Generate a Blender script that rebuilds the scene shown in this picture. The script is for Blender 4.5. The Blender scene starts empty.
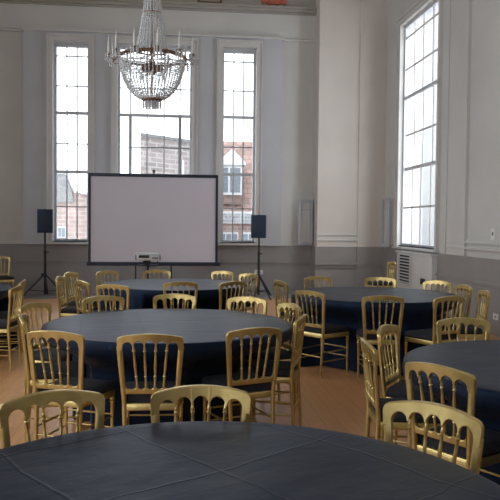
import bpy, bmesh, math, random
from mathutils import Vector, Matrix
random.seed(7)
PI = math.pi
sc = bpy.context.scene
COL = sc.collection

# ------------------------------------------------------------------ helpers
class MB:
    """collects shapes that become one mesh"""
    def __init__(s, T=None):
        s.v, s.f, s.T = [], [], T
    def add(s, vs, fs):
        o = len(s.v)
        s.v += [tuple(s.T(*p)) if s.T else tuple(p) for p in vs]
        s.f += [tuple(i + o for i in f) for f in fs]
        return s
    def box(s, x0, x1, y0, y1, z0, z1):
        vs = [(x, y, z) for x in (x0, x1) for y in (y0, y1) for z in (z0, z1)]
        return s.add(vs, [(0,1,3,2),(4,6,7,5),(0,4,5,1),(2,3,7,6),(0,2,6,4),(1,5,7,3)])
    def bbox(s, x0, x1, y0, y1, z0, z1, b):
        """box with chamfered edges"""
        cx, cy, cz = (x0+x1)/2, (y0+y1)/2, (z0+z1)/2
        hx, hy, hz = abs(x1-x0)/2, abs(y1-y0)/2, abs(z1-z0)/2
        bm = bmesh.new(); bmesh.ops.create_cube(bm, size=1)
        for v in bm.verts: v.co = Vector((cx+v.co.x*2*hx, cy+v.co.y*2*hy, cz+v.co.z*2*hz))
        bmesh.ops.bevel(bm, geom=bm.edges[:], offset=b, segments=2, affect='EDGES', profile=.5)
        bm.verts.index_update()
        s.add([v.co[:] for v in bm.verts], [tuple(v.index for v in f.verts) for f in bm.faces]); bm.free()
        return s
    def tube(s, pts, rad, n=8, caps=True):
        pts = [Vector(p) for p in pts]
        if not hasattr(rad, '__len__'): rad = [rad]*len(pts)
        vs, fs = [], []
        t = (pts[1]-pts[0]).normalized()
        a = Vector((0,0,1)) if abs(t.z) < .9 else Vector((1,0,0))
        nrm = t.cross(a).normalized()
        for i, p in enumerate(pts):
            q = pts[min(i+1, len(pts)-1)] - pts[max(i-1, 0)]
            if q.length > 1e-9: t = q.normalized()
            nrm = (nrm - t*nrm.dot(t)).normalized(); b = t.cross(nrm)
            for k in range(n):
                an = 2*PI*k/n
                vs.append(p + (nrm*math.cos(an)+b*math.sin(an))*rad[i])
        for i in range(len(pts)-1):
            for k in range(n):
                fs.append((i*n+k, i*n+(k+1) % n, (i+1)*n+(k+1) % n, (i+1)*n+k))
        if caps:
            fs.append(tuple(range(n))); fs.append(tuple((len(pts)-1)*n+k for k in range(n)))
        return s.add(vs, fs)
    def lathe(s, prof, cx=0, cy=0, n=16):
        vs, fs = [], []
        for r, z in prof:
            for k in range(n):
                a = 2*PI*k/n; vs.append((cx+r*math.cos(a), cy+r*math.sin(a), z))
        m = len(prof)
        for i in range(m-1):
            for k in range(n):
                fs.append((i*n+k, i*n+(k+1) % n, (i+1)*n+(k+1) % n, (i+1)*n+k))
        fs.append(tuple(range(n))); fs.append(tuple((m-1)*n+k for k in range(n)))
        return s.add(vs, fs)
    def bead(s, p, r):
        x, y, z = p
        return s.add([(x+r,y,z),(x-r,y,z),(x,y+r,z),(x,y-r,z),(x,y,z+r*1.25),(x,y,z-r*1.25)],
                     [(0,2,4),(2,1,4),(1,3,4),(3,0,4),(2,0,5),(1,2,5),(3,1,5),(0,3,5)])
    def prism(s, poly, y0, y1):
        """polygon in x,z extruded along y"""
        n = len(poly)
        vs = [(x, y0, z) for x, z in poly] + [(x, y1, z) for x, z in poly]
        fs = [tuple(range(n)), tuple(range(n, 2*n))] + [(i, (i+1) % n, n+(i+1) % n, n+i) for i in range(n)]
        return s.add(vs, fs)
    def build(s, name, mat, parent=None, smooth=None):
        me = bpy.data.meshes.new(name); me.from_pydata(s.v, [], s.f)
        bm = bmesh.new(); bm.from_mesh(me); bmesh.ops.recalc_face_normals(bm, faces=bm.faces[:]); bm.to_mesh(me); bm.free()
        if smooth:
            me.polygons.foreach_set('use_smooth', [True]*len(me.polygons))
            me.set_sharp_from_angle(angle=math.radians(smooth))
        me.materials.append(mat)
        o = bpy.data.objects.new(name, me); COL.objects.link(o)
        if parent: o.parent = parent
        return o

def tag(o, label, cat, group=None, kind=None):
    o['label'] = label; o['category'] = cat
    if group: o['group'] = group
    if kind: o['kind'] = kind
    return o
def thing(name, label, cat, loc=(0,0,0), rz=0, group=None, kind=None):
    o = bpy.data.objects.new(name, None); COL.objects.link(o)
    o.location = loc; o.rotation_euler = (0, 0, rz); o.empty_display_size = .1
    return tag(o, label, cat, group, kind)
def copy_tree(o, parent=None):
    c = o.copy(); COL.objects.link(c)
    if parent: c.parent = parent
    for ch in list(o.children): copy_tree(ch, c)
    return c

# ------------------------------------------------------------------ materials
def new_mat(name):
    m = bpy.data.materials.new(name); m.use_nodes = True
    nt = m.node_tree; b = nt.nodes['Principled BSDF']
    return m, nt, b
def S(b, **k):
    for n, v in k.items():
        b.inputs[n.replace('_', ' ')].default_value = v
def mottled(name, c1, c2, scale=3, rough=.7, metal=0, bump=0, bscale=60, detail=4, stretch=(1,1,1), spec=.5):
    m, nt, b = new_mat(name); N, L = nt.nodes, nt.links
    tc = N.new('ShaderNodeTexCoord'); mp = N.new('ShaderNodeMapping'); mp.inputs['Scale'].default_value = stretch
    no = N.new('ShaderNodeTexNoise'); no.inputs['Scale'].default_value = scale; no.inputs['Detail'].default_value = detail
    cr = N.new('ShaderNodeValToRGB')
    cr.color_ramp.elements[0].position = .35; cr.color_ramp.elements[1].position = .65
    cr.color_ramp.elements[0].color = (*c1, 1); cr.color_ramp.elements[1].color = (*c2, 1)
    L.new(tc.outputs['Object'], mp.inputs['Vector']); L.new(mp.outputs[0], no.inputs['Vector'])
    L.new(no.outputs['Fac'], cr.inputs['Fac']); L.new(cr.outputs[0], b.inputs['Base Color'])
    S(b, Roughness=rough, Metallic=metal); b.inputs['Specular IOR Level'].default_value = spec
    if bump:
        n2 = N.new('ShaderNodeTexNoise'); n2.inputs['Scale'].default_value = bscale
        bp = N.new('ShaderNodeBump'); bp.inputs['Strength'].default_value = bump; bp.inputs['Distance'].default_value = .01
        L.new(tc.outputs['Object'], n2.inputs['Vector']); L.new(n2.outputs['Fac'], bp.inputs['Height']); L.new(bp.outputs[0], b.inputs['Normal'])
    return m
M_pier = mottled('warm_white_paint', (.60,.55,.51), (.64,.59,.55), 1.2, .75, bump=.08, bscale=25)
M_wall = mottled('wall_paint', (.58,.575,.555), (.62,.615,.59), 1.2, .75, bump=.08, bscale=25)
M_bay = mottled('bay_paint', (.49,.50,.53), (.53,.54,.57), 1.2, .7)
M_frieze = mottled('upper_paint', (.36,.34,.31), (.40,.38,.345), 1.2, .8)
M_dado = mottled('dado_paint', (.265,.25,.24), (.295,.28,.267), 1.5, .6)
M_ceil = mottled('ceiling_paint', (.62,.61,.59), (.66,.65,.63), .8, .85)
M_trim = mottled('trim_paint', (.58,.57,.55), (.62,.61,.59), 2, .5)
M_bars = mottled('bar_paint', (.40,.42,.45), (.44,.46,.49), 3, .45)
M_frame = mottled('window_paint', (.52,.54,.57), (.57,.59,.62), 3, .45)
M_gold = mottled('gold_paint', (.53,.395,.15), (.63,.485,.20), 14, .34, metal=.8, bump=.05, bscale=90)
M_cush = mottled('black_velvet', (.010,.011,.016), (.018,.02,.027), 40, .85, bump=.15, bscale=350)
M_black = mottled('black_metal', (.012,.013,.016), (.02,.021,.024), 10, .45)
M_speaker = mottled('speaker_plastic', (.006,.022,.050), (.009,.029,.062), 60, .55, bump=.1, bscale=300)
M_navy = mottled('navy_metal', (.008,.014,.032), (.012,.02,.042), 10, .45)
M_screen = mottled('screen_fabric', (.60,.585,.66), (.62,.605,.68), 1, .8)
M_silver = mottled('silver_plastic', (.50,.51,.53), (.56,.57,.59), 8, .4)
M_vent = mottled('casing_paint', (.60,.60,.60), (.64,.64,.64), 2, .5)
M_dark = mottled('dark_slot', (.02,.02,.02), (.03,.03,.03), 5, .8)
M_bronze = mottled('bronze', (.22,.13,.085), (.32,.20,.13), 20, .4, metal=.6)
M_candle = mottled('candle_tube', (.62,.62,.62), (.7,.7,.7), 9, .5)
M_tabletop = mottled('table_plywood', (.32,.20,.10), (.40,.26,.14), 6, .5, stretch=(1,8,1))
M_plastic = mottled('socket_plastic', (.7,.7,.69), (.75,.75,.74), 4, .4)
M_red = mottled('red_ornament', (.42,.10,.06), (.5,.15,.08), 12, .6)
M_brownframe = mottled('brown_wood', (.10,.06,.04), (.14,.085,.055), 9, .5)
M_white_ext = mottled('white_joinery', (.36,.37,.385), (.42,.43,.44), 3, .6)
M_pale_ext = mottled('pale_render', (.24,.255,.255), (.29,.30,.30), .6, .85)
M_slate = mottled('slate_hung', (.11,.115,.12), (.20,.20,.20), 5, .7, stretch=(1,1,6))
M_ground = mottled('tarmac', (.12,.12,.12), (.17,.17,.17), 2, .9)
M_window_dark = mottled('leaded_glass', (.08,.10,.12), (.13,.15,.17), 9, .15)

def brick_mat(name, c1, c2, mortar, sx, wdt=.22, hgt=.075, plane='XZ'):
    m, nt, b = new_mat(name); N, L = nt.nodes, nt.links
    tc = N.new('ShaderNodeTexCoord'); sp = N.new('ShaderNodeSeparateXYZ'); cb = N.new('ShaderNodeCombineXYZ')
    L.new(tc.outputs['Object'], sp.inputs[0])
    L.new(sp.outputs[plane[0]], cb.inputs['X']); L.new(sp.outputs[plane[1]], cb.inputs['Y'])
    br = N.new('ShaderNodeTexBrick'); br.inputs['Scale'].default_value = sx
    br.inputs['Brick Width'].default_value = wdt; br.inputs['Row Height'].default_value = hgt
    br.inputs['Mortar Size'].default_value = .025
    br.inputs['Color1'].default_value = (*c1, 1); br.inputs['Color2'].default_value = (*c2, 1); br.inputs['Mortar'].default_value = (*mortar, 1)
    no = N.new('ShaderNodeTexNoise'); no.inputs['Scale'].default_value = 1.3
    mx = N.new('ShaderNodeMixRGB'); mx.blend_type = 'MULTIPLY'; mx.inputs[0].default_value = .5
    L.new(cb.outputs[0], br.inputs['Vector']); L.new(tc.outputs['Object'], no.inputs['Vector'])
    L.new(br.outputs['Color'], mx.inputs[1]); L.new(no.outputs['Fac'], mx.inputs[2]); L.new(mx.outputs[0], b.inputs['Base Color'])
    S(b, Roughness=.9)
    return m
M_brick_pink = brick_mat('pink_brick', (.40,.30,.27), (.30,.23,.21), (.42,.38,.36), 1, .5, .19)
M_brick_grey = brick_mat('grey_brown_brick', (.38,.33,.32), (.24,.205,.205), (.46,.43,.42), 1, .5, .19)
M_brick_red = brick_mat('red_brick', (.31,.20,.17), (.22,.145,.125), (.33,.30,.285), 1, .5, .18)
M_tile = brick_mat('red_roof_tile', (.33,.215,.185), (.23,.15,.13), (.15,.115,.10), 1, .42, .26)

def floor_mat():
    m, nt, b = new_mat('oak_parquet'); N, L = nt.nodes, nt.links
    tc = N.new('ShaderNodeTexCoord'); mp = N.new('ShaderNodeMapping'); mp.inputs['Rotation'].default_value = (0, 0, PI/2)
    br = N.new('ShaderNodeTexBrick'); br.inputs['Scale'].default_value = 1
    br.inputs['Brick Width'].default_value = 1.2; br.inputs['Row Height'].default_value = .13; br.inputs['Mortar Size'].default_value = .0025
    br.inputs['Color1'].default_value = (.78,.41,.18,1); br.inputs['Color2'].default_value = (.70,.35,.145,1); br.inputs['Mortar'].default_value = (.48,.26,.13,1)
    mp2 = N.new('ShaderNodeMapping'); mp2.inputs['Scale'].default_value = (14, 1, 1)
    no = N.new('ShaderNodeTexNoise'); no.inputs['Scale'].default_value = 2.5; no.inputs['Detail'].default_value = 6
    mx = N.new('ShaderNodeMixRGB'); mx.blend_type = 'MULTIPLY'; mx.inputs[0].default_value = .35
    L.new(tc.outputs['Object'], mp.inputs[0]); L.new(mp.outputs[0], br.inputs['Vector'])
    L.new(tc.outputs['Object'], mp2.inputs[0]); L.new(mp2.outputs[0], no.inputs['Vector'])
    L.new(br.outputs['Color'], mx.inputs[1]); L.new(no.outputs['Fac'], mx.inputs[2]); L.new(mx.outputs[0], b.inputs['Base Color'])
    S(b, Roughness=.36)
    return m
M_floor = floor_mat()
M_stone = mottled('grey_floor_paint', (.26,.25,.245), (.31,.30,.29), 2, .6)

def cloth_mat():
    """black cloth with pressed-in fold creases and a fine weave"""
    m, nt, b = new_mat('black_tablecloth'); N, L = nt.nodes, nt.links
    tc = N.new('ShaderNodeTexCoord')
    warp = N.new('ShaderNodeTexNoise'); warp.inputs['Scale'].default_value = 2.2; warp.inputs['Detail'].default_value = 3
    L.new(tc.outputs['Object'], warp.inputs['Vector'])
    wm = N.new('ShaderNodeVectorMath'); wm.operation = 'MULTIPLY_ADD'; wm.inputs[1].default_value = (.11,.11,0)
    L.new(warp.outputs['Color'], wm.inputs[0]); L.new(tc.outputs['Object'], wm.inputs[2])
    sp = N.new('ShaderNodeSeparateXYZ'); L.new(wm.outputs[0], sp.inputs[0])
    def M(op, a, v=None):
        n = N.new('ShaderNodeMath'); n.operation = op
        for i, x in enumerate((a, v)):
            if x is None: continue
            if hasattr(x, 'is_output'): L.new(x, n.inputs[i])
            else: n.inputs[i].default_value = x
        return n.outputs[0]
    def crease(out, per, w):
        d = M('ABSOLUTE', M('SUBTRACT', M('FRACT', M('DIVIDE', M('ADD', out, 20.13), per)), .5))
        return M('MAXIMUM', M('SUBTRACT', 1.0, M('DIVIDE', d, w/per)), 0.0)
    h = M('ADD', crease(sp.outputs['X'], .47, .009), crease(sp.outputs['Y'], .56, .008))
    wr = N.new('ShaderNodeTexNoise'); wr.inputs['Scale'].default_value = 5; wr.inputs['Detail'].default_value = 5
    mp = N.new('ShaderNodeMapping'); mp.inputs['Scale'].default_value = (1.0, 1.7, .3)
    L.new(tc.outputs['Object'], mp.inputs[0]); L.new(mp.outputs[0], wr.inputs['Vector'])
    h2 = M('ADD', M('MULTIPLY', h, .2), M('MULTIPLY', wr.outputs['Fac'], 1.0))
    bp = N.new('ShaderNodeBump'); bp.inputs['Strength'].default_value = .5; bp.inputs['Distance'].default_value = .012
    L.new(h2, bp.inputs['Height']); L.new(bp.outputs[0], b.inputs['Normal'])
    fine = N.new('ShaderNodeTexNoise'); fine.inputs['Scale'].default_value = 240
    L.new(tc.outputs['Object'], fine.inputs['Vector'])
    cr = N.new('ShaderNodeValToRGB'); cr.color_ramp.elements[0].color = (.0045,.008,.019,1); cr.color_ramp.elements[1].color = (.008,.0135,.029,1)
    L.new(fine.outputs['Fac'], cr.inputs['Fac']); L.new(cr.outputs[0], b.inputs['Base Color'])
    S(b, Roughness=.46); b.inputs['Specular IOR Level'].default_value = .27; b.inputs['Specular Tint'].default_value = (.36,.6,1,1); b.inputs['Sheen Weight'].default_value = .02; b.inputs['Sheen Roughness'].default_value = .5
    b.inputs['Sheen Tint'].default_value = (.8,.88,1,1)
    return m
M_cloth = cloth_mat()

def glass_mat(name, gl=.06, tint=(.97,.985,1,1)):
    m, nt, b = new_mat(name); N, L = nt.nodes, nt.links
    N.remove(b); out = N['Material Output']
    t = N.new('ShaderNodeBsdfTransparent'); t.inputs[0].default_value = tint
    g = N.new('ShaderNodeBsdfGlossy'); g.inputs['Roughness'].default_value = .02
    mx = N.new('ShaderNodeMixShader'); mx.inputs[0].default_value = gl
    L.new(t.outputs[0], mx.inputs[1]); L.new(g.outputs[0], mx.inputs[2]); L.new(mx.outputs[0], out.inputs[0])
    return m
M_glass = glass_mat('window_glass')
def crystal_mat():
    m, nt, b = new_mat('crystal'); N, L = nt.nodes, nt.links
    N.remove(b); out = N['Material Output']
    t = N.new('ShaderNodeBsdfTransparent'); t.inputs[0].default_value = (.9,.92,.93,1)
    g = N.new('ShaderNodeBsdfGlossy'); g.inputs['Roughness'].default_value = .08; g.inputs[0].default_value = (.92,.94,.96,1)
    mx = N.new('ShaderNodeMixShader'); mx.inputs[0].default_value = .6
    df = N.new('ShaderNodeBsdfDiffuse'); df.inputs[0].default_value = (.92,.94,.95,1)
    m2 = N.new('ShaderNodeMixShader'); m2.inputs[0].default_value = .45
    L.new(t.outputs[0], mx.inputs[1]); L.new(g.outputs[0], mx.inputs[2]); L.new(mx.outputs[0], m2.inputs[1]); L.new(df.outputs[0], m2.inputs[2]); L.new(m2.outputs[0], out.inputs[0])
    return m
M_crystal = crystal_mat()

# ------------------------------------------------------------------ room shell
XL, XR, YB, YF, ZC = -5.5, 4.6, -5.0, 15.65, 8.0
TH = .42
far = lambda u, n, z: (u, YF+n, z)
right = lambda u, n, z: (XR+n, u, z)
left = lambda u, n, z: (XL-n, u, z)
back = lambda u, n, z: (u, YB-n, z)

def holed(mb, U0, U1, Z0, Z1, ops, n0, n1):
    """a slab with rectangular openings"""
    us = sorted({U0, U1, *[a for o in ops for a in o[:2]]})
    for a, b in zip(us, us[1:]):
        c = (a+b)/2; hs = sorted([(o[2], o[3]) for o in ops if o[0] < c < o[1]]); z = Z0
        for h0, h1 in hs:
            if h0 > z: mb.box(a, b, n0, n1, z, h0)
            z = h1
        if z < Z1: mb.box(a, b, n0, n1, z, Z1)
    return mb
def structure(o, label, cat): return tag(o, label, cat, kind='structure')

WZ0, WZ1 = 1.16, 5.46
W_far = [(-2.64,-1.89,WZ0,WZ1), (-1.27,.35,WZ0,WZ1), (1.02,1.77,WZ0,WZ1)]
W_side = [(12.0,14.1,WZ0,5.66), (4.6,6.5,WZ0,5.66), (-2.6,-.7,WZ0,5.66)]
W_right = W_side[:1]
W_back = [(-4.4,-2.4,WZ0,5.66)]  # unseen opening added so daylight comes in from behind
W_left = W_side[1:] + [(8.3,10.2,WZ0,5.66), (.9,2.8,WZ0,5.66)]  # all unseen, invented to bring side light into the hall
structure(MB().box(XL-.4, XR+.4, YB-.4, 14.62, -.3, 0).build('floor', M_floor), 'reddish brown wooden plank floor of the hall', 'floor')
structure(MB().box(XL-.4, XR+.4, 14.62, YF+.4, -.3, 0).build('floor_border', M_stone), 'grey floor strip along the foot of the far wall', 'floor')
structure(MB().box(XL-.4, XR+.4, YB-.4, YF+.4, ZC, ZC+.25).build('ceiling', M_ceil), 'pale ceiling of the hall above the photo', 'ceiling')
structure(holed(MB(far), XL-.4, XR+.4, 0, ZC, W_far, 0, TH).build('wall_far', M_wall), 'far white wall with three tall sash windows', 'wall')
structure(holed(MB(right), YB, YF, 0, ZC, W_right, 0, TH).build('wall_right', M_wall), 'right white wall with one tall window', 'wall')
structure(holed(MB(left), YB, YF, 0, ZC, W_left, 0, TH).build('wall_left', M_wall), 'left wall beyond the edge of the photo', 'wall')
structure(holed(MB(back), XL-.4, XR+.4, 0, ZC, W_back, 0, TH).build('wall_back', M_wall), 'back wall behind the viewer', 'wall')

# dado paint, rails and skirting
def dado(name, T, U0, U1, label):
    m = MB(T); m.box(U0, U1, -.025, 0, .14, 1.09)
    structure(m.build(name, M_dado), label, 'dado')
    r = MB(T); r.box(U0, U1, -.045, -.025, .685, .745); r.box(U0, U1, -.058, -.045, .70, .73); r.box(U0, U1, -.035, -.025, .63, .645)
    o = r.build('chair_rail', M_dado); o.parent = bpy.data.objects[name]
    b = MB(T); b.box(U0, U1, -.04, 0, 0, .14)
    structure(b.build('baseboard_' + name.split('_')[-1], M_dado), 'grey skirting board at the foot of the ' + name.split('_')[-1] + ' wall', 'baseboard')
dado('trim_far', far, XL, 3.1, 'grey painted lower band of the far wall')
dado('trim_right', right, YB, 15.12, 'grey painted lower band of the right wall')
dado('trim_left', left, YB, YF-.06, 'grey painted lower band of the left wall')

# window bay: shallow projecting panel around the three windows
bay = holed(MB(far), -3.26, 2.35, 1.09, 5.66, W_far, -.12, 0)
structure(bay.build('trim_1', M_bay), 'pale shallow bay panel framing the three far windows', 'trim')
fr = MB(far); fr.box(XL, 3.1, -.03, 0, 5.72, 6.24)
structure(fr.build('trim_2', M_wall), 'plain frieze band above the far windows', 'trim')
ar = MB(far)
ar.box(XL, 3.1, -.06, 0, 5.66, 5.70); ar.box(-3.29, 2.38, -.16, 0, 5.66, 5.71)
structure(ar.build('trim_3', M_trim), 'thin moulding under the frieze of the far wall', 'trim')
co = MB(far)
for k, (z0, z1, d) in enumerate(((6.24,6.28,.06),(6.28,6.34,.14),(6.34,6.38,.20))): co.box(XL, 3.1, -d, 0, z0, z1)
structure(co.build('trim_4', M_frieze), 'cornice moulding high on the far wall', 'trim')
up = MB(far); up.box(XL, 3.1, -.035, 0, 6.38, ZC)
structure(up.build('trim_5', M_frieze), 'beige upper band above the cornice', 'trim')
# thin round heating pipe style beads beside the left and right windows
# pier in the right corner
PY = -.5
p = MB(far); p.box(3.1, XR, PY, 0, 1.09, ZC)
p.box(4.0, XR, PY-.03, PY, 1.09, ZC)
structure(p.build('wall_pier', M_pier), 'white corner pier right of the far windows', 'wall')
p = MB(far); p.box(3.06, XR, PY-.03, 0, 0, 1.09); p.box(3.06, 3.98, PY-.07, PY-.03, 0, .16); p.box(3.98, XR, PY-.06, PY-.03, 0, 1.09)
pd = structure(p.build('trim_6', M_dado), 'grey painted lower part of the corner pier', 'trim')
p = MB(far); p.box(3.05, XR, PY-.085, PY-.03, .69, .745); p.box(3.05, XR, PY-.075, PY-.03, .63, .645)
p.build('chair_rail', M_dado, pd)
p = MB(far)
p.box(3.09, XR, PY-.045, PY, 1.22, 1.25); p.box(3.09, XR, PY-.04, PY, 1.34, 1.365)
structure(p.build('trim_7', M_wall), 'double moulding low on the corner pier', 'trim')

def panel(T, u0, u1, z0, z1, label, name):
    m = MB(T); m.bbox(u0, u1, -.11, 0, z0, z1, .008)
    o = tag(m.build(name, M_wall), label, 'wall panel')
    w = .03
    e = MB(T); e.box(u0-.03, u0+w, -.15, -.09, z0-.03, z1+.03); e.box(u1-w, u1+.03, -.15, -.09, z0-.03, z1+.03)
    e.box(u0+w, u1-w, -.15, -.09, z0-.03, z0+w); e.box(u0+w, u1-w, -.15, -.09, z1-w, z1+.03); e.box(u0+w, u1-w, -.125, -.11, z1-.21, z1-.18)
    e.build('frame', M_bars, o)
panel(far, 2.77, 3.04, 1.15, 2.10, 'small framed white wall panel left of the corner pier', 'wall_panel')
panel(right, 14.42, 14.78, 1.15, 2.12, 'small framed white wall panel between corner and right window', 'wall_panel')

# right wall pilaster and mouldings
p = MB(right); p.box(10.66, 11.40, -.05, 0, 1.09, ZC); p.box(14.2, 14.36, -.03, 0, 1.09, 5.9)
structure(p.build('trim_8', M_wall), 'flat white pilaster right of the tall window', 'trim')
p = MB(right); p.box(11.40, 11.46, -.075, 0, 1.09, 2.0); p.box(11.405, 11.44, -.06, 0, 2.0, ZC)
structure(p.build('trim_9', M_wall), 'slim vertical strip with stepped foot by the pilaster', 'trim')
p = MB(right)
p.box(YB, 11.38, -.075, 0, 1.205, 1.24); p.box(YB, 11.38, -.065, 0, 1.30, 1.33); p.box(YB, 10.66, -.02, 0, 1.33, 1.36)
structure(p.build('trim_10', M_wall), 'double horizontal moulding above the right dado', 'trim')

# ------------------------------------------------------------------ windows
portals = []
def window(n, T, op, n_face, cols, sashes, label, rec=.10, margin=False, casing=.13):
    u0, u1, z0, z1 = op
    root = thing('window_%d' % n, label, 'window', kind='structure')
    c = MB(T); f = n_face
    c.box(u0-casing, u0, f-.035, f, z0-.02, z1+casing); c.box(u1, u1+casing, f-.035, f, z0-.02, z1+casing)
    c.box(u0, u1, f-.035, f, z1, z1+casing)
    c.box(u0-casing, u0-casing+.03, f-.06, f-.035, z0-.02, z1+casing); c.box(u1+casing-.03, u1+casing, f-.06, f-.035, z0-.02, z1+casing)
    c.box(u0-casing, u1+casing, f-.065, f-.035, z1+casing-.035, z1+casing+.02)
    c.build('casing', M_trim, root)
    s = MB(T); s.box(u0-casing-.03, u1+casing+.03, f-.09, f, z0-.06, z0-.02); s.box(u0, u1, f, rec+.1, z0-.04, z0)
    s.build('sill', M_trim, root)
    fr = MB(T); w = .045
    fr.box(u0, u0+w, rec, rec+.11, z0, z1); fr.box(u1-w, u1, rec, rec+.11, z0, z1)
    fr.box(u0+w, u1-w, rec, rec+.11, z1-w-.02, z1); fr.box(u0+w, u1-w, rec, rec+.11, z0, z0+w)
    fr.build('frame', M_frame, root)
    a, b = u0+w, u1-w
    edges = [z0+w] + sashes + [z1-w-.02]
    for i, (e0, e1) in enumerate(zip(edges, edges[1:])):
        d = rec+.015+.025*(i % 2)
        sa = MB(T)
        if i: sa.box(a, b, d, d+.05, e0-.03, e0+.035)
        top = i == len(edges)-2
        h = .013 if T is far else .018
        mu = MB(T)
        for k in range(1, cols):
            u = a+(b-a)*k/cols
            if margin and cols == 5: u = a+(b-a)*(.145, .385, .63, .86)[k-1]
            wide = margin and i < len(edges)-2 and k in (1, cols-1)
            mu.box(u-(.035 if wide else h), u+(.035 if wide else h), d+.008, d+.034, e0, e1)
        zs = [e0+(e1-e0)*.48]
        if top: zs = [e0+(e1-e0)*.41, e1-.20]
        for z in zs: mu.box(a, b, d+.01, d+.034, z-h, z+h)
        if i == 0 and False: pass
        if i: so = sa.build('sash_rail', M_frame, root)
        mu.build('glazing_bars', M_bars if T is far else M_trim, root)
    g = MB(T); g.box(a, b, rec+.05, rec+.056, z0+w, z1-w-.02)
    g.build('pane', M_glass, root)
    # daylight sampling aid for the opening
    return root
SA = [2.70, 3.97]
window(1, far, W_far[0], -.12, 3, [2.68, 3.96], 'tall narrow sash window left of the projection screen', .08)
window(2, far, W_far[1], -.12, 5, [2.60, 3.95], 'wide middle sash window behind the chandelier', .08, margin=True)
window(3, far, W_far[2], -.12, 3, [2.68, 3.96], 'tall narrow sash window right of the projection screen', .08)
SR = [2.72, 4.17]
window(4, right, W_right[0], 0, 4, SR, 'tall sash window in the right wall above the white heater casing', .06, casing=.15)
window(5, left, W_left[0], 0, 4, SR, 'unseen left wall window added for daylight, level with the middle table', .2)
window(6, left, W_left[1], 0, 4, SR, 'unseen left wall window added for daylight, behind the viewer', .2)
window(7, left, W_left[2], 0, 4, SR, 'unseen left wall window added for daylight, nearest the far wall', .2)
window(8, left, W_left[3], 0, 4, SR, 'unseen left wall window added for daylight, level with the nearest table', .2)
window(9, back, W_back[0], 0, 4, SA, 'unseen back wall window added for daylight, behind the viewer', .2)

def portal(T, op, rot):
    l = bpy.data.lights.new('daylight_portal', 'AREA'); l.shape = 'RECTANGLE'
    l.size, l.size_y = op[1]-op[0], op[3]-op[2]; l.cycles.is_portal = True
    o = bpy.data.objects.new('daylight_portal', l); COL.objects.link(o)
    o.location = T((op[0]+op[1])/2, TH+.02, (op[2]+op[3])/2); o.rotation_euler = rot
for w in W_far: portal(far, w, (-PI/2, 0, 0))
portal(right, W_right[0], (PI/2, 0, PI/2))
for w in W_back: portal(back, w, (PI/2, 0, 0))
for w in W_left:
    portal(left, w, (PI/2, 0, -PI/2))

# ------------------------------------------------------------------ chairs
def sm(t): t = min(1, max(0, t)); return t*t*(3-2*t)
def bmap(u, z, t=0):
    """point on the raked, slightly hollow chair back"""
    k = (z-.45)/.435
    y = -.19 - .034*k - .032*(1-(u/.2)**2)*sm(k) + t
    return (u, y, z)
def stile_u(z): return .160 + .0345*(z-.45)/.435
def rail_strip(mb, us, wt, wb, th, taper=False):
    """rail between lower edge wb(u) and upper edge wt(u), rounded section"""
    sec = [(-1,.18),(-.68,0),(.68,0),(1,.18),(1,.82),(.68,1),(-.68,1),(-1,.82)]
    vs, fs = [], []; n = len(sec)
    for u in us:
        b, t = wb(u), wt(u); h = t-b; r = min(.0045, h*.4)
        for a, q in sec:
            z = b + (r if q == .18 else h-r if q == .82 else q*h)
            vs.append(bmap(u*((stile_u(z)+.0155)/.210 if taper else 1), z, a*th))
    for i in range(len(us)-1):
        for k in range(n): fs.append((i*n+k, i*n+(k+1) % n, (i+1)*n+(k+1) % n, (i+1)*n+k))
    fs.append(tuple(range(n))); fs.append(tuple((len(us)-1)*n+k for k in range(n)))
    mb.add(vs, fs)
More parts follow.
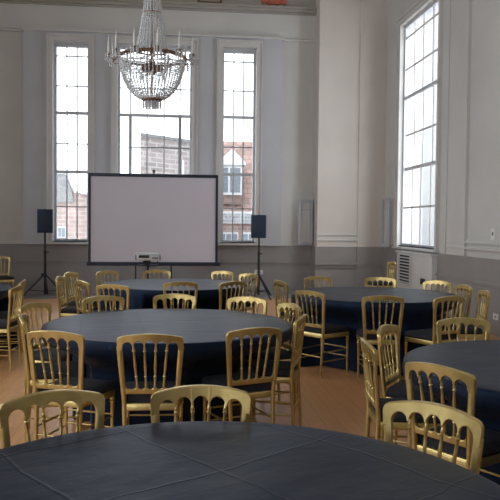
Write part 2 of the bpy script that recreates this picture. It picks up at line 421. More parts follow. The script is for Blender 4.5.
def make_chair():
    root = thing('banquet_chair', 'x', 'chair')
    # crest rail: arched underside, rounded shoulders
    HW = .2075; inner = .180; P = 2*inner/5
    us = sorted(set([round(-HW+2*HW*i/64, 5) for i in range(65)] + [round(s*(HW-.022*(1-math.cos(a))), 5) for s in (-1, 1) for a in (.3,.6,.9,1.2,1.45)]
                + [round(-inner+P*j+P*q, 5) for j in range(5) for q in (.04,.07,.12,.88,.93,.96)]))
    def wt(u):
        z = .885 - .026*(u/.2)**2; d = abs(u)-(HW-.022)
        if d > 0: z -= .022 - math.sqrt(max(0, .022**2-d*d))
        return z
    def wb(u):
        base = .806 - .022*(u/.2)**2
        if abs(u) >= inner: return base-.012
        a = ((u+inner) % P)-P/2; q = abs(a)/(P*.46)
        return base + (.036*math.sqrt(1-q*q) if q < 1 else 0)
    c = MB(); rail_strip(c, us, wt, wb, .0125, True); c.build('crest_rail', M_gold, root, 32)
    # lower back rail with peaked upper edge
    il = .152; BP = [-il, -.081, -.027, .027, .081, il]
    us = sorted(set([round(-il+2*il*i/50, 5) for i in range(51)] + [s_*x+d for x in (.027,.081) for s_ in (-1,1) for d in (-.002,0,.002)]))
    def lt(u):
        i = sum(u > x for x in BP[1:-1]); q = abs(u-(BP[i]+BP[i+1])/2)/((BP[i+1]-BP[i])/2)
        return .560 - .026*math.sqrt(max(0, 1-q*q))
    c = MB(); rail_strip(c, us, lt, lambda u: .503, .0105); c.build('lower_back_rail', M_gold, root, 32)
    # spindles
    prof = [(0,.0055),(.05,.0062),(.10,.0095),(.115,.0062),(.14,.0105),(.165,.006),(.30,.0072),(.5,.0092),(.66,.0072),(.74,.006),(.765,.0105),(.79,.006),(.82,.0078),(.92,.007),(1,.009)]
    for k in range(4):
        ut, ub = (-inner+P*(k+1))*.955, BP[k+1]
        s = MB(); s.tube([bmap(ut+(ub-ut)*t, .812+(.553-.812)*t) for t, r in prof], [r for t, r in prof], 8, False)
        s.build('spindle', M_gold, root, 60)
    # rear legs running up into the back stiles
    for sg in (-1, 1):
        vs, fs = [], []; st = []
        for i in range(9):
            z = .46*i/8; st.append((sg*(.152+.009*z/.46), -.212+.022*sm(z/.46), z, .0115+.002*z/.46, .0115+.003*z/.46))
        for i in range(1, 9):
            z = .46+(.80-.46)*i/8; u = sg*stile_u(z); p = bmap(u, z); st.append((u, p[1], z, .0145+.003*i/8, .0140-.0025*i/8))
        sec = [(-1,-.5),(-.5,-1),(.5,-1),(1,-.5),(1,.5),(.5,1),(-.5,1),(-1,.5)]
        for x, y, z, a, b in st:
            for q, w in sec: vs.append((x+q*a, y+w*b, z))
        n = 8
        for i in range(len(st)-1):
            for k in range(n): fs.append((i*n+k, i*n+(k+1) % n, (i+1)*n+(k+1) % n, (i+1)*n+k))
        fs.append(tuple(range(n))); fs.append(tuple((len(st)-1)*n+k for k in range(n)))
        MB().add(vs, fs).build('rear_leg', M_gold, root, 50)
    # turned front legs
    for sg in (-1, 1):
        l = MB(); l.lathe([(.009,0),(.0105,.015),(.011,.15),(.0125,.28),(.0145,.345),(.018,.352),(.018,.36),(.0135,.366),(.0175,.374),(.0175,.382),(.0145,.388),(.017,.41)], sg*.178, .178, 12)
        l.build('front_leg', M_gold, root, 40)
    # seat frame and cushion: outline wider at the front, rounded corners
    def outline(inset):
        pts = []
        for (cx, cy, r, a0) in ((.205-.05-inset*.0, .205-.05, .05-inset, 0), (-.205+.05, .205-.05, .05-inset, 90), (-.172+.022, -.195+.022, .022-min(inset,.015), 180), (.172-.022, -.195+.022, .022-min(inset,.015), 270)):
            for j in range(6):
                a = math.radians(a0+90*j/5); pts.append((cx+r*math.cos(a), cy+r*math.sin(a)))
        return pts
    def slab(mb, rings):
        vs, fs = [], []; n = 24
        for inset, z in rings: vs += [(x, y, z) for x, y in outline(inset)]
        for i in range(len(rings)-1):
            for k in range(n): fs.append((i*n+k, i*n+(k+1) % n, (i+1)*n+(k+1) % n, (i+1)*n+k))
        fs.append(tuple(range(n))); fs.append(tuple((len(rings)-1)*n+k for k in range(n)))
        mb.add(vs, fs)
    s = MB(); slab(s, [(.004,.398),(0,.402),(0,.436),(.004,.442)]); s.build('seat_frame', M_gold, root, 40)
    # cushion: puffed pad
    vs, fs = [], []; rings = [(1.0-.03,.443),(1.01,.452),(1.02,.465),(1.0,.482),(.93,.494),(.80,.501),(.55,.506),(.25,.508)]
    base = outline(0); n = 24
    for s_, z in rings: vs += [(x*s_, max(y*s_, -.172 if z < .5 else -9), z) for x, y in base]
    vs = [(x, max(y, -.172), z) for x, y, z in vs]
    for i in range(len(rings)-1):
        for k in range(n): fs.append((i*n+k, i*n+(k+1) % n, (i+1)*n+(k+1) % n, (i+1)*n+k))
    fs.append(tuple(range(n))); fs.append(tuple((len(rings)-1)*n+k for k in range(n)))
    MB().add(vs, fs).build('seat_cushion', M_cush, root, 60)
    # stretchers
    def bar(a, b, r=.0068):
        m = MB(); a, b = Vector(a), Vector(b)
        m.tube([a+(b-a)*t for t in (0,.3,.46,.5,.54,.7,1)], [r*.8, r, r, r*1.35, r, r, r*.8], 8); m.build('stretcher', M_gold, root, 50)
    for sg in (-1, 1):
        for z in (.16, .255): bar((sg*.155, -.203, z), (sg*.178, .178, z))
    for z in (.18, .27): bar((-.178, .178, z), (.178, .178, z))
    bar((-.155, -.20, .205), (.155, -.20, .205))
    return root

G = {'N': 'gold chairs tucked under the nearest table', 'A': 'gold chairs around the middle table in front of the screen',
     'F': 'gold chairs around the farthest table under the screen', 'L': 'gold chairs on the left side of the hall',
     'R': 'gold chairs around the round table at the back right', 'M': 'gold chairs around the table cut off by the right edge'}
CHAIRS = [
 ('N',-.39,2.59,-158,'gold chair facing us behind the nearest table, in the lower left corner of the photo'),
 ('N',.10,2.63,178,'gold chair facing us behind the nearest table, the middle one of its three'),
 ('N',.785,2.36,130,'gold chair behind the nearest table at lower right, turned to face lower left'),
 ('A',-.65,4.65,-24,'gold chair seen from behind at the middle table, leftmost of its three front chairs'),
 ('A',-.14,4.52,-2,'gold chair seen squarely from behind at the middle table, central front chair'),
 ('A',.44,4.74,21,'gold chair seen from behind at the middle table, rightmost of its three front chairs'),
 ('A',.72,5.22,71,'gold chair seen side-on right of the middle table, nearer of the two beside the aisle'),
 ('A',.76,5.82,108,'gold chair right of the middle table, half hidden behind a nearer side-on chair'),
 ('A',.55,6.26,148,'gold chair facing us across the middle table, rightmost of the three back crests'),
 ('A',-.02,6.49,176,'gold chair facing us across the middle table, central one of the three back crests'),
 ('A',-.55,6.34,-152,'gold chair facing us across the middle table, leftmost of the three back crests'),
 ('A',-.96,5.88,-116,'gold chair left of the middle table, turned half to us, behind an edge-on chair'),
 ('A',-.86,5.24,-82,'gold chair left of the middle table, edge-on with a bright curved crest end'),
 ('F',-.80,9.92,-135,'gold chair behind the farthest table under the left end of the screen'),
 ('F',-.22,10.08,-168,'gold chair behind the farthest table directly below the projector'),
 ('F',.535,9.90,138,'gold chair behind the farthest table just right of the screen, further from the stand'),
 ('F',.82,9.46,122,'gold chair at the farthest table beside the pole of the right speaker stand'),
 ('F',.55,8.44,36,'gold chair seen from behind at the right front of the farthest table'),
 ('F',.05,8.42,4,'gold chair seen from behind at the farthest table, in front of the dark drape\'s middle'),
 ('F',-.60,8.02,-22,'dark-backed gold chair seen from behind at the left front of the farthest table'),
 ('F',-.90,8.48,-58,'gold chair left of the farthest table, overlapping a more distant chair back'),
 ('F',-1.20,8.93,-97,'gold chair seen edge-on left of the farthest table, black cushion to its right'),
 ('F',-1.20,9.68,-108,'gold chair at the far left of the farthest table, showing only above a nearer crest'),
 ('L',-1.90,7.68,84,'gold side-on chair at the left edge table, the nearer and taller of two'),
 ('L',-2.01,8.41,96,'gold side-on chair at the left edge table, mostly hidden behind another'),
 ('L',-3.38,14.14,-156,'gold chair standing alone against the far wall at the left edge of the photo'),
 ('R',1.56,7.22,-53,'gold chair seen from behind at back right table, left front, legs in view'),
 ('R',2.03,6.79,-8,'gold chair seen squarely from behind at the back right table, front middle'),
 ('R',2.56,6.74,24,'gold chair at the back right table seen from behind, just above a nearer facing crest'),
 ('R',3.08,7.72,92,'gold chair on the right of the back right table, between two other chair backs'),
 ('R',3.02,7.10,80,'gold chair seen edge-on nearest the right wall, rightmost of the chairs'),
 ('R',3.06,8.24,126,'gold chair at the back right table before the wall, facing half left'),
 ('R',2.60,8.71,160,'gold chair facing us behind the back right table, in front of the white louvred casing'),
 ('R',3.86,12.88,94,'distant gold chair standing alone by the white louvred casing'),
 ('R',1.93,8.84,-164,'gold chair facing us behind the left part of the back right table'),
 ('R',1.49,8.46,-76,'gold chair seen end-on at the left of the back right table, beyond the aisle'),
 ('M',1.47,3.39,-58,'gold chair seen from behind at the right edge table, behind a nearer facing chair'),
 ('M',1.36,3.98,-96,'gold chair seen edge-on left of the right edge table, over open wooden floor'),
 ('M',1.61,4.43,-125,'gold chair left of the right edge table, its slim back above the edge-on chair'),
 ('M',2.10,4.69,-180,'gold chair facing us behind the right edge table'),
]
proto = make_chair()
for i, (g, x, y, h, lab) in enumerate(CHAIRS):
    o = proto if i == 0 else copy_tree(proto)
    o.location = (x, y, 0); o.rotation_euler = (0, 0, math.radians(h)); o['label'] = lab; o['group'] = G[g]

# ------------------------------------------------------------------ tables and cloths
TZ = .765
TABLES = [
 ('N', .076, 1.842, .93, 12, 'black cloth over the nearest round table, filling the bottom of the photo', 'nearest round table, under the black cloth at the bottom of the photo'),
 ('T', -.045, 5.551, .97, -20, 'black cloth over the middle round table, draped to the floor behind three chairs', 'middle round table, under the cloth in front of the screen'),
 ('F', -.017, 9.22, .93, 33, 'black cloth over the farthest round table, just below the projection screen', 'farthest round table, under the cloth just below the screen'),
 ('L', -2.907, 8.557, .95, 5, 'black cloth over the round table cut off by the left edge', 'round table under the cloth at the left edge'),
 ('R', 2.29, 7.881, .95, 50, 'black cloth over the round table at the back right, by the louvred casing', 'round table under the cloth at the back right'),
 ('M', 2.21, 3.74, .90, -35, 'black cloth over the round table cut off by the right edge', 'round table under the cloth at the right edge'),
]
def chair_limit(cx, cy, th, R):
    """how far out the drape can hang in this direction before a tucked-in seat stops it"""
    d = Vector((math.cos(th), math.sin(th))); lim = R+.2
    for g, x, y, h, lab in CHAIRS:
        if math.hypot(x-cx, y-cy) > 1.7: continue
        a = math.radians(h); f = Vector((-math.sin(a), math.cos(a))); r = Vector((f.y, -f.x))
        rel = Vector((cx-x, cy-y)); o = (rel.dot(r), rel.dot(f)); dd = (d.dot(r), d.dot(f))
        t0, t1 = -9, 9
        for q, lo, hi in ((0, -.235, .235), (1, -.22, .235)):
            if abs(dd[q]) < 1e-6:
                if not lo < o[q] < hi: t0, t1 = 9, -9
                continue
            a0, a1 = (lo-o[q])/dd[q], (hi-o[q])/dd[q]
            t0, t1 = max(t0, min(a0, a1)), min(t1, max(a0, a1))
        if t0 < t1 and t0 > 0: lim = min(lim, t0-.02)
    return lim
def make_cloth(cx, cy, R, seed, rot=0):
    rnd = random.Random(seed); NA = 288
    ph = [rnd.uniform(0, 2*PI) for _ in range(6)]; amp = [rnd.uniform(.5, 1) for _ in range(6)]; fr = [9, 14, 19, 23, 31, 5]
    raw = [chair_limit(cx, cy, 2*PI*k/NA, R) for k in range(NA)]
    lim = [min(raw[(k+j) % NA] for j in range(-2, 3)) for k in range(NA)]
    lim = [min(lim[k], sum(lim[(k+j) % NA] for j in range(-4, 5))/9) for k in range(NA)]
    vs, fs = [(0, 0, TZ+.004)], []
    rings = []
    for q in (.08,.2,.35,.5,.65,.78,.88,.95,.985): rings.append(('top', q))
    rings += [('edge', t) for t in (15, 40, 65, 88)]
    rings += [('drop', z) for z in (.72,.68,.64,.60,.56,.52,.48,.44,.38,.32,.26,.20,.14,.08,.035,.008)]
    er = .014
    for kind, q in rings:
        for k in range(NA):
            th = 2*PI*k/NA
            fold = sum(a*math.sin(f*th+p) for a, f, p in zip(amp, fr, ph))/3.0
            if kind == 'top':
                r = (R-er)*q
                z = TZ+.004 + .0018*math.sin(7*th+ph[0])*q + .0015*math.sin(11*r+ph[1]+3*th)
            elif kind == 'edge':
                a = math.radians(q); r = R-er+er*math.sin(a) ; z = TZ+.004-er*(1-math.cos(a))
            else:
                t = (TZ-q)/TZ; w = min(1, t*1.6)
                r = R+.004 + .045*t + .034*w*fold
                push = sm((.70-q)/.17)
                if r > lim[k]: r = r+(lim[k]-r)*push
                z = q
            vs.append((r*math.cos(th-rot), r*math.sin(th-rot), z))
    for k in range(NA): fs.append((0, 1+k, 1+(k+1) % NA))
    for i in range(len(rings)-1):
        for k in range(NA):
            a = 1+i*NA; fs.append((a+k, a+(k+1) % NA, a+NA+(k+1) % NA, a+NA+k))
    o = MB().add(vs, fs).build('tablecloth', M_cloth, None, 180)
    o.location = (cx, cy, 0); o.rotation_euler = (0, 0, rot)
    return o
for i, (k, cx, cy, R, rz, lab, tlab) in enumerate(TABLES):
    o = tag(make_cloth(cx, cy, R, i+3, (.62,.12,-.3,.5,-.15,.4)[i]), lab, 'tablecloth', 'black cloths on the round tables')
    t = thing('round_table', tlab, 'table', (cx, cy, 0), math.radians(rz), 'round banquet tables')
    tt = MB(); rr = R-.012
    tt.lathe([(rr-.01,.735),(rr,.74),(rr,.756),(rr-.008,.76)], 0, 0, 64); tt.build('tabletop', M_tabletop, t, 40)
    for sx in (-1, 1):
        for sy in (-1, 1):
            l = MB(); l.tube([(sx*.26, sy*.26, .736), (sx*.27, sy*.27, .3), (sx*.28, sy*.28, 0)], .016, 10); l.build('leg', M_black, t, 50)

# ------------------------------------------------------------------ projection screen
t = thing('projection_screen', 'large grey-white projection screen with black border in front of the far windows', 'projection screen', (-.44, 14.42, 0))
SW, S0, S1 = 1.31, .72, 2.56
m = MB(); m.box(-SW+.04, SW-.04, -.004, .004, S0+.05, S1-.05); m.build('screen_fabric', M_screen, t)
m = MB()
m.bbox(-SW, -SW+.05, -.02, .02, S0, S1, .005); m.bbox(SW-.05, SW, -.02, .02, S0, S1, .005)
m.bbox(-SW, SW, -.025, .025, S1-.055, S1+.01, .006); m.build('border', M_navy, t)
m = MB(); m.bbox(-SW-.03, SW+.05, -.035, .035, S0-.02, S0+.055, .01); m.build('base_bar', M_navy, t)
m = MB(); m.lathe([(.012,S1),(.012,S1+.03),(.03,S1+.05),(.03,S1+.08),(.01,S1+.1)], 0, 0, 12); m.build('top_catch', M_black, t, 40)
for x in (-.36, .36):
    m = MB(); m.tube([(x, 0, S0), (x, 0, .03)], .016, 10)
    m.tube([(x, -.30, .016), (x, 0, .04), (x, .30, .016)], .016, 10); m.build('leg', M_black, t, 50)

# ------------------------------------------------------------------ projector on its stand
px, py = -.475, 12.35
t = thing('projector_stand', 'black tripod stand carrying the projector in front of the screen', 'stand', (px, py, 0))
m = MB(); m.tube([(0,0,.30),(0,0,.82)], .017, 10); m.tube([(0,0,.55),(0,0,.57)], .028, 10); m.build('pole', M_black, t, 50)
m = MB(); m.bbox(-.16, .16, -.12, .12, .82, .84, .005); m.build('tray', M_black, t)
for a in (90, 210, 330):
    c, s_ = math.cos(math.radians(a)), math.sin(math.radians(a))
    m = MB(); m.tube([(c*.02, s_*.02, .34), (c*.36, s_*.36, .012)], .011, 8); m.build('leg', M_black, t, 50)
t = thing('projector', 'small silver projector tilted up on a black tripod before the screen', 'projector', (px, py, .842), math.radians(4))
m = MB(); m.bbox(-.20, .20, -.14, .14, .075, .205, .025)
m.T = None; body = m.build('body', M_silver, t, 40)
m = MB(); m.box(-.16, .02, -.1415, -.139, .12, .17); m.box(.07, .17, -.1415, -.139, .11, .13); m.build('vent', M_dark, body)
for a in (-.215, .195):
    m = MB(); m.bbox(a, a+.02, -.10, .10, .08, .165, .006); m.build('side_grille', M_dark, body)
m = MB(); m.tube([(0, .14, .14), (0, .17, .14)], [.045, .042], 16); m.build('lens', M_dark, body, 40)
m = MB(); m.tube([(-.02, 0, .001), (-.02, 0, .03), (-.05, 0, .08)], [.04, .03, .05], 10); m.tube([(.03, 0, .002), (.03, 0, .08)], [.02, .02], 8); m.build('tilt_bracket', M_black, t, 50)
m = MB(); m.tube([(.17, -.05, .0), (.17, -.05, .09)], .008, 8); m.build('foot', M_black, t, 50)

# ------------------------------------------------------------------ loudspeakers
def speaker_set(x, y, zs, rz, where, foot_rot):
    t = thing('speaker_stand', 'black tripod stand under the loudspeaker ' + where, 'stand', (x, y, 0), math.radians(foot_rot), 'loudspeaker stands')
    m = MB(); m.tube([(0,0,.06),(0,0,.95)], .028, 12); m.build('pole', M_black, t, 50)
    m = MB(); m.tube([(0,0,.93),(0,0,zs)], .02, 12); m.build('upper_tube', M_black, t, 50)
    m = MB(); m.tube([(0,0,.90),(0,0,.98)], .032, 12); m.build('collar', M_black, t, 50)
    m = MB(); m.tube([(.03,0,.94),(.075,0,.94)], [.01,.017], 8); m.build('knob', M_black, t, 50)
    m = MB(); m.tube([(0,0,.42),(0,0,.50)], .034, 12); m.bbox(-.08, -.02, -.03, .03, .44, .50, .008); m.build('leg_hub', M_black, t, 50)
    for a in (200, 320, 80):
        c, s_ = math.cos(math.radians(a)), math.sin(math.radians(a))
        m = MB(); m.tube([(c*.03, s_*.03, .46), (c*.52, s_*.52, .014)], .018, 8); lg = m.build('leg', M_black, t, 50)
        b = MB(); b.tube([(0,0,.12), (c*.24, s_*.24, .145), (c*.36, s_*.36, .158)], .008, 8); b.build('brace', M_black, t, 50)
        r = MB(); r.tube([(c*.50, s_*.50, .03), (c*.54, s_*.54, .0)], .018, 8); r.build('rubber_foot', M_black, lg, 50)
    s = thing('loudspeaker', 'dark navy box loudspeaker on its stand ' + where, 'loudspeaker', (x, y, zs), math.radians(rz), 'loudspeakers')
    # cabinet: wider front, narrower rear
    w, d, h = .155, .15, .49
    poly = [(-w,-d),(w,-d),(w,-.02),(w*.62,d),(-w*.62,d),(-w,-.02)]
    n = 6; vs = [(a, b, z) for z in (0, h) for a, b in poly]
    fs = [tuple(range(n)), tuple(range(n, 12))] + [(i, (i+1) % n, n+(i+1) % n, n+i) for i in range(n)]
    MB().add(vs, fs).build('cabinet', M_speaker, s)
    m = MB(); m.bbox(-w+.012, w-.012, -d-.012, -d+.004, .015, h-.015, .008); m.build('grille', M_speaker, s, 40)
    m = MB(); m.tube([(0, .02, h), (0, .02, h+.008)], .03, 10); m.build('top_cap', M_black, s)
speaker_set(-2.71, 15.02, 1.345, 10, 'left of the screen', 15)
speaker_set(1.78, 14.86, 1.275, -14, 'right of the screen', -28)

# ------------------------------------------------------------------ heater casing under the right window
t = thing('heater_casing', 'white louvred heater casing under the tall right window', 'heater', (0, 0, 0))
X0 = XR-.13
m = MB(); m.bbox(X0, XR-.02, 11.85, 13.78, .0, 1.03, .01); m.build('body', M_vent, t)
m = MB(); m.bbox(X0-.03, XR-.02, 11.82, 13.81, 1.03, 1.065, .008); m.build('top_board', M_vent, t)
m = MB(); m.box(X0-.004, X0+.002, 12.93, 13.58, .44, .99); lb = m.build('louvre_back', M_dark, t)
m = MB()
for k in range(9):
    z = .455+k*.06
    m.add([(X0-.004, 12.93, z+.014), (X0-.026, 12.93, z-.004), (X0-.026, 13.58, z-.004), (X0-.004, 13.58, z+.014),
           (X0-.004, 12.93, z+.020), (X0-.032, 12.93, z+.002), (X0-.032, 13.58, z+.002), (X0-.004, 13.58, z+.020)],
          [(0,1,2,3),(4,5,6,7),(0,1,5,4),(1,2,6,5),(2,3,7,6),(3,0,4,7)])
m.build('louvre_blades', M_vent, t)
m = MB()
for a in (12.91, 13.58): m.box(X0-.034, X0-.003, a, a+.02, .42, 1.01)
m.box(X0-.034, X0-.003, 12.93, 13.58, .99, 1.01); m.box(X0-.034, X0-.003, 12.93, 13.58, .42, .44)
m.build('louvre_frame', M_vent, t)
m = MB(); m.bbox(X0-.012, X0, 12.15, 12.38, .50, .61, .004); m.build('control_plate', M_dark, t)

# ------------------------------------------------------------------ sockets and switch
def socket(T, u, z, n, w, h, label, name='wall_socket'):
    t = MB(T); t.bbox(u-w/2, u+w/2, n-.012, n, z-h/2, z+h/2, .003)
    o = tag(t.build(name, M_plastic), label, 'socket')
    return o
o = socket(far, 1.87, .49, -.026, .19, .10, 'white double socket on the grey dado behind the right speaker stand')
m = MB(far)
for u in (1.83, 1.91): m.box(u-.012, u+.012, -.0395, -.037, .485, .50)
m.build('socket_holes', M_dark, o)
o = socket(right, 9.75, 1.45, 0, .11, .16, 'white switch plate with dark rocker on the right wall', 'light_switch'); o['category'] = 'switch'
m = MB(right); m.box(9.735, 9.765, -.016, -.011, 1.43, 1.48); m.build('rocker', M_dark, o)
o = socket(right, 9.55, .27, -.026, .16, .09, 'white socket low on the right wall at the photo edge')
m = MB(right); m.box(9.53, 9.57, -.0395, -.037, .26, .28); m.build('socket_holes', M_dark, o)

# high ornaments, only their lower edges reach into view
t = thing('picture_frame', 'dark brown picture frame high on the beige band above the middle window', 'picture', (.72, YF-.06, 6.40))
m = MB(); m.bbox(-.27, .27, -.03, .02, 0, .05, .006); m.bbox(-.27, -.22, -.03, .02, .05, .7, .006); m.bbox(.22, .27, -.03, .02, .05, .7, .006); m.bbox(-.27, .27, -.03, .02, .7, .75, .006); m.build('frame', M_brownframe, t)
m = MB(); m.box(-.22, .22, 0, .01, .05, .7); m.build('backing', M_frieze, t)
m = MB(far); poly = [(1.86,6.52),(1.90,6.44),(1.98,6.48),(2.06,6.42),(2.14,6.45),(2.24,6.43),(2.32,6.48),(2.40,6.43),(2.44,6.52),(2.40,6.9),(2.25,7.1),(2.05,7.1),(1.9,6.9)]
n = len(poly); m.add([(u, -.035, z) for u, z in poly]+[(u, -.09, z) for u, z in poly], [tuple(range(n)), tuple(range(n, 2*n))]+[(i, (i+1) % n, n+(i+1) % n, n+i) for i in range(n)])
tag(m.build('wall_ornament', M_red), 'red scalloped ornament high on the beige band near the corner pier', 'ornament')

# ------------------------------------------------------------------ chandelier
CX, CY, RZ = -.34, 10.09, 3.90
t = thing('chandelier', 'crystal basket chandelier with candle arms hanging before the middle window', 'chandelier', (CX, CY, RZ))
m = MB(); m.tube([(0,0,-.5),(0,0,ZC-RZ-.1)], .011, 8); m.lathe([(.02,-.1),(.05,-.08),(.02,0),(.04,.1),(.015,.2)], 0, 0, 12); m.build('stem', M_bronze, t, 50)
m = MB(); m.lathe([(.12,ZC-RZ),(.12,ZC-RZ-.03),(.05,ZC-RZ-.1),(.012,ZC-RZ-.13)], 0, 0, 16); m.build('ceiling_rose', M_bronze, t, 50)
def ring(mb, R, z, r, n=56, nn=8, k=0):
    mb.tube([(R*math.cos(2*PI*i/n), R*math.sin(2*PI*i/n), z+k*math.sin(10*2*PI*i/n)) for i in range(n+1)], r, nn, False)
m = MB(); ring(m, .465, 0, .014); ring(m, .455, .022, .008); ring(m, .47, -.018, .007)
for i in range(24):
    a = 2*PI*i/24; m.bead((.482*math.cos(a), .482*math.sin(a), 0), .019)
m.build('main_ring', M_bronze, t, 50)
m = MB(); ring(m, .105, 1.08, .012, 24); ring(m, .125, .62, .012, 24); ring(m, .20, .09, .012, 32)
for i in range(6):
    a = 2*PI*i/6; c, s_ = math.cos(a), math.sin(a)
    m.tube([(c*.20, s_*.20, .09), (c*.33, s_*.33, .05), (c*.46, s_*.46, .01)], .007, 6)
    m.tube([(0, 0, 1.08), (c*.105, s_*.105, 1.08)], .005, 6); m.tube([(0, 0, .62), (c*.125, s_*.125, .62)], .005, 6)
m.build('crown_rings', M_bronze, t, 50)
def strands(name, n, prof, step, r):
    m = MB()
    for i in range(n):
        a = 2*PI*i/n; c, s_ = math.cos(a), math.sin(a)
        for (r0, z0), (r1, z1) in zip(prof, prof[1:]):
            L_ = math.hypot(r1-r0, z1-z0); k = max(1, round(L_/step))
            for j in range(k):
                q = (j+random.uniform(-.1, .1))/k; rr = r0+(r1-r0)*q
                m.bead((c*rr, s_*rr, z0+(z1-z0)*q), r*random.uniform(.85, 1.15))
    return m.build(name, M_crystal, t)
strands('upper_crystal_strands', 18, [(.105,1.08),(.10,.85),(.125,.62)], .026, .0165)
strands('lower_crystal_strands', 26, [(.135,.60),(.165,.40),(.195,.2),(.215,.06)], .027, .0165)
bas = [(.455*math.cos(a)**.85 if a < 1.5 else .02, -.60*math.sin(a)) for a in [i*1.36/9 for i in range(10)]]
strands('basket_crystal_strands', 50, [(.46,-.02)]+bas[1:], .031, .0145)
for z, R in ((-.07,.45),(-.13,.44)):
    m = MB()
    for i in range(72):
        a = 2*PI*i/72; m.tube([(R*math.cos(a+q), R*math.sin(a+q), z-.03*abs(math.sin(6*(a+q)))) for q in (0, 2*PI/72)], .008, 6)
    m.build('crystal_swag', M_crystal, t)
m = MB(); ring(m, .135, -.585, .016, 28); m.lathe([(.13,-.60),(.10,-.615),(.02,-.62)], 0, 0, 20); m.build('bottom_ring', M_bronze, t, 50)
for R, nb in ((.125, 16), (.085, 10), (.04, 5)):
    for i in range(nb):
        a = 2*PI*i/nb; c, s_ = R*math.cos(a), R*math.sin(a); m = MB()
        for j in range(4): m.bead((c, s_, -.625-.024*j), .014)
        m.build('finial_drop', M_crystal, t)
m = MB(); m.lathe([(.02,-.10),(.16,-.14),(.17,-.16),(.06,-.2),(.02,-.25)], 0, 0, 18)
for i in range(6):
    a = 2*PI*i/6; c, s_ = math.cos(a), math.sin(a); m.tube([(c*.1, s_*.1, -.18), (c*.16, s_*.16, -.22), (c*.19, s_*.19, -.19)], .008, 6)
m.build('inner_bowl', M_bronze, t, 50)
for i in range(6):
    a = 2*PI*(i+.5)/6; m = MB(); m.lathe([(.006,-.30),(.02,-.27),(.024,-.25),(.012,-.215)], .17*math.cos(a), .17*math.sin(a), 10); m.build('bulb', M_crystal, t, 60)
for i in range(12):
    a = 2*PI*(i+.3)/12; c, s_ = math.cos(a), math.sin(a)
    m = MB(); m.tube([(c*.47, s_*.47, 0), (c*.52, s_*.52, -.05), (c*.58, s_*.58, -.05), (c*.605, s_*.605, .0)], .0085, 7)
    m.lathe([(.01,-.01),(.022,.0),(.045,.012),(.046,.018),(.016,.022)], c*.605, s_*.605, 12)
    arm = m.build('candle_arm', M_bronze, t, 50)
    m = MB(); m.lathe([(.016,.02),(.016,.19),(.007,.195),(.012,.22),(.003,.265)], c*.605, s_*.605, 10); m.build('candle', M_candle, arm, 50)
    m = MB()
    for j in range(7):
        b = 2*PI*j/7
        for q in range(4): m.bead((c*.605+.048*math.cos(b), s_*.605+.048*math.sin(b), .01-.028*q), .014)
    m.build('drip_crystals', M_crystal, arm)

# ------------------------------------------------------------------ outside
structure(MB().box(-60, 70, YF+1, 120, -4.3, -4).build('ground', M_ground), 'street level outside the hall windows', 'ground')
# left brick building with a stepped gable
t = thing('brick_building', 'pink brick building with a grey gable outside the left window', 'building', (0, 0, 0), group='buildings outside the far windows')
Y = 32
m = MB(); m.prism([(-9,-4),(-3.3,-4),(-3.3,2.75),(-4.55,2.95),(-9,2.95)], Y, Y+5); m.build('wall', M_brick_pink, t)
m = MB(); m.prism([(-9,2.5),(-4.5,2.5),(-4.6,3.0),(-4.72,3.3),(-4.9,3.72),(-9,3.72)], Y-.12, Y+.6); m.build('gable', M_slate, t)
m = MB(); m.prism([(-9,3.72),(-4.84,3.72),(-4.66,3.3),(-4.5,2.95),(-3.25,2.76),(-3.25,2.81),(-4.46,3.0),(-4.61,3.33),(-4.79,3.79),(-9,3.79)], Y-.18, Y-.02); m.build('coping', M_pale_ext, t)
m = MB(); m.box(-5.25, -4.85, Y-.06, Y, .9, 1.4); w = m.build('window', M_white_ext, t)
m = MB(); m.box(-5.2, -5.07, Y-.08, Y-.06, .95, 1.35); m.box(-5.03, -4.9, Y-.08, Y-.06, .95, 1.35); m.build('pane', M_window_dark, w)
# middle brick block
t = thing('brick_building', 'grey-brown brick block outside the middle window', 'building', (0, 0, 0), group='buildings outside the far windows')
def block(fp, z0, z1):
    n = len(fp); return MB().add([(x, y, z) for z in (z0, z1) for x, y in fp], [tuple(range(n)), tuple(range(n, 2*n))]+[(i, (i+1) % n, n+(i+1) % n, n+i) for i in range(n)])
block([(-1.36,27.5),(1.15,30),(1.15,33),(-1.5,33)], -4, 4.95).build('wall', M_brick_grey, t)
block([(-1.36,27.42),(1.2,29.95),(1.2,33),(-1.52,33)], 4.95, 5.07).build('coping', M_slate, t)
m = MB(); m.tube([(.30, 28.98, -4), (.30, 28.98, 4.2)], .06, 8); m.build('vertical_pipe', M_white_ext, t)

# right house with dormer
t = thing('tiled_house', 'red tiled house with white dormer outside the right window', 'building', (0, 0, 0), group='buildings outside the far windows')
Y = 34; xa, xb = 1.15, 6.6
m = MB(); m.box(xa, xb, Y, Y+8, -4, 1.7); m.build('wall', M_brick_red, t)
m = MB()
m.add([(xa-.1, Y-.1, 2.2), (xb+.1, Y-.1, 2.2), (xb+.1, Y+3, 5.95), (xa-.1, Y+3, 5.95), (xa-.1, Y+8.1, 2.2), (xb+.1, Y+8.1, 2.2)],
      [(0,1,2,3), (3,2,5,4), (0,3,4), (1,5,2), (0,4,5,1)]); m.build('roof', M_tile, t)
m = MB()
for z0, z1, d in ((1.62,1.75,.12),(1.75,1.95,.2),(1.95,2.08,.32),(2.08,2.2,.42)): m.box(xa-.1, xb+.1, Y-d, Y+.1, z0, z1)
for k in range(28): m.box(xa+k*.19, xa+k*.19+.09, Y-.28, Y-.18, 1.8, 1.95)
m.build('cornice', M_white_ext, t)
m = MB(); m.box(2.15, 3.24, Y-.02, Y+2.2, 2.55, 4.5); d = m.build('dormer', M_tile, t)
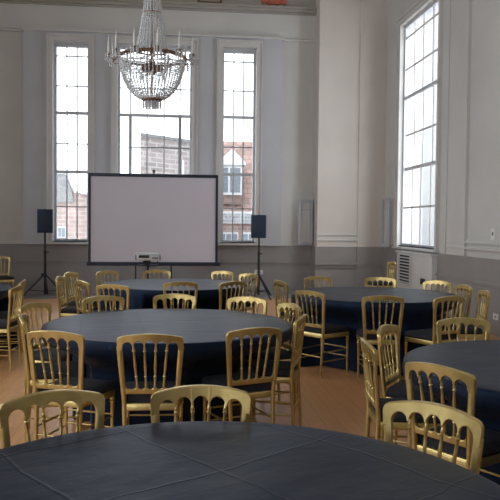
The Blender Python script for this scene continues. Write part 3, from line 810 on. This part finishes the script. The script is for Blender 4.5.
m = MB(); m.prism([(2.02,4.44),(3.37,4.44),(3.37,4.56),(2.70,5.22),(2.02,4.56)], Y-.2, Y+2.6); m.build('pediment', M_white_ext, d)
m = MB(); m.box(2.2, 3.2, Y-.1, Y-.02, 3.0, 4.44); m.build('dormer_window', M_white_ext, d)
m = MB()
for a, b in ((2.28,2.52),(2.62,3.12)): m.box(a, b, Y-.12, Y-.1, 3.12, 4.3)
m.build('dormer_pane', M_window_dark, d)
m = MB()
for a in (2.1, 3.2, 4.7): m.box(a, a+.95, Y-.06, Y, -.2, 1.2)
wi = m.build('window', M_white_ext, t)
m = MB()
for a in (2.1, 3.2, 4.7):
    for k in range(3): m.box(a+.07+k*.29, a+.07+k*.29+.24, Y-.08, Y-.06, .62, 1.1)
m.build('pane', M_window_dark, wi)
# pale building beyond the right window
t = thing('pale_building', 'pale rendered building close outside the tall right window', 'building', (0, 0, 0))
m = MB(); m.box(13, 20, 15, 60, -4, 22); m.build('wall', M_pale_ext, t)

# ------------------------------------------------------------------ daylight
w = bpy.data.worlds.new('overcast_sky'); sc.world = w; w.use_nodes = True
nt = w.node_tree; bg = nt.nodes['Background']
tc = nt.nodes.new('ShaderNodeTexCoord'); no = nt.nodes.new('ShaderNodeTexNoise'); no.inputs['Scale'].default_value = 2.5
cr = nt.nodes.new('ShaderNodeValToRGB'); cr.color_ramp.elements[0].color = (.90,.95,1,1); cr.color_ramp.elements[1].color = (1,1,1,1)
nt.links.new(tc.outputs['Generated'], no.inputs['Vector']); nt.links.new(no.outputs['Fac'], cr.inputs['Fac']); nt.links.new(cr.outputs[0], bg.inputs['Color'])
geo = nt.nodes.new('ShaderNodeVectorMath'); geo.operation = 'DOT_PRODUCT'; geo.inputs[1].default_value = (-.55,-.45,.1)
nt.links.new(tc.outputs['Generated'], geo.inputs[0])
ml = nt.nodes.new('ShaderNodeMath'); ml.operation = 'MULTIPLY_ADD'; ml.inputs[1].default_value = 1.1; ml.inputs[2].default_value = 1.75
nt.links.new(geo.outputs['Value'], ml.inputs[0]); nt.links.new(ml.outputs[0], bg.inputs['Strength'])

# ------------------------------------------------------------------ camera
cam = bpy.data.cameras.new('camera'); co = bpy.data.objects.new('camera', cam); COL.objects.link(co)
cam.sensor_width = 36; cam.lens = 36*700/500; cam.clip_start = .05; cam.clip_end = 300
yaw, pit, rol = math.radians(6.1), math.atan(25/700), .0096
fw = Vector((math.sin(yaw)*math.cos(pit), math.cos(yaw)*math.cos(pit), -math.sin(pit)))
r0 = Vector((math.cos(yaw), -math.sin(yaw), 0)); u0 = r0.cross(fw)
rt = r0*math.cos(rol)+u0*math.sin(rol); upv = u0*math.cos(rol)-r0*math.sin(rol)
M = Matrix((rt, upv, -fw)).transposed().to_4x4(); M.translation = (0, 0, 1.55)
co.matrix_world = M
sc.camera = co
vs_ = sc.view_settings; vs_.view_transform = 'Standard'; vs_.look = 'None'; vs_.gamma = 1; vs_.use_curve_mapping = False; vs_.exposure = 1.62
sc.cycles.use_denoising = True
sc.cycles.max_bounces = 14; sc.cycles.diffuse_bounces = 8; sc.cycles.transparent_max_bounces = 24; sc.cycles.sample_clamp_indirect = 6
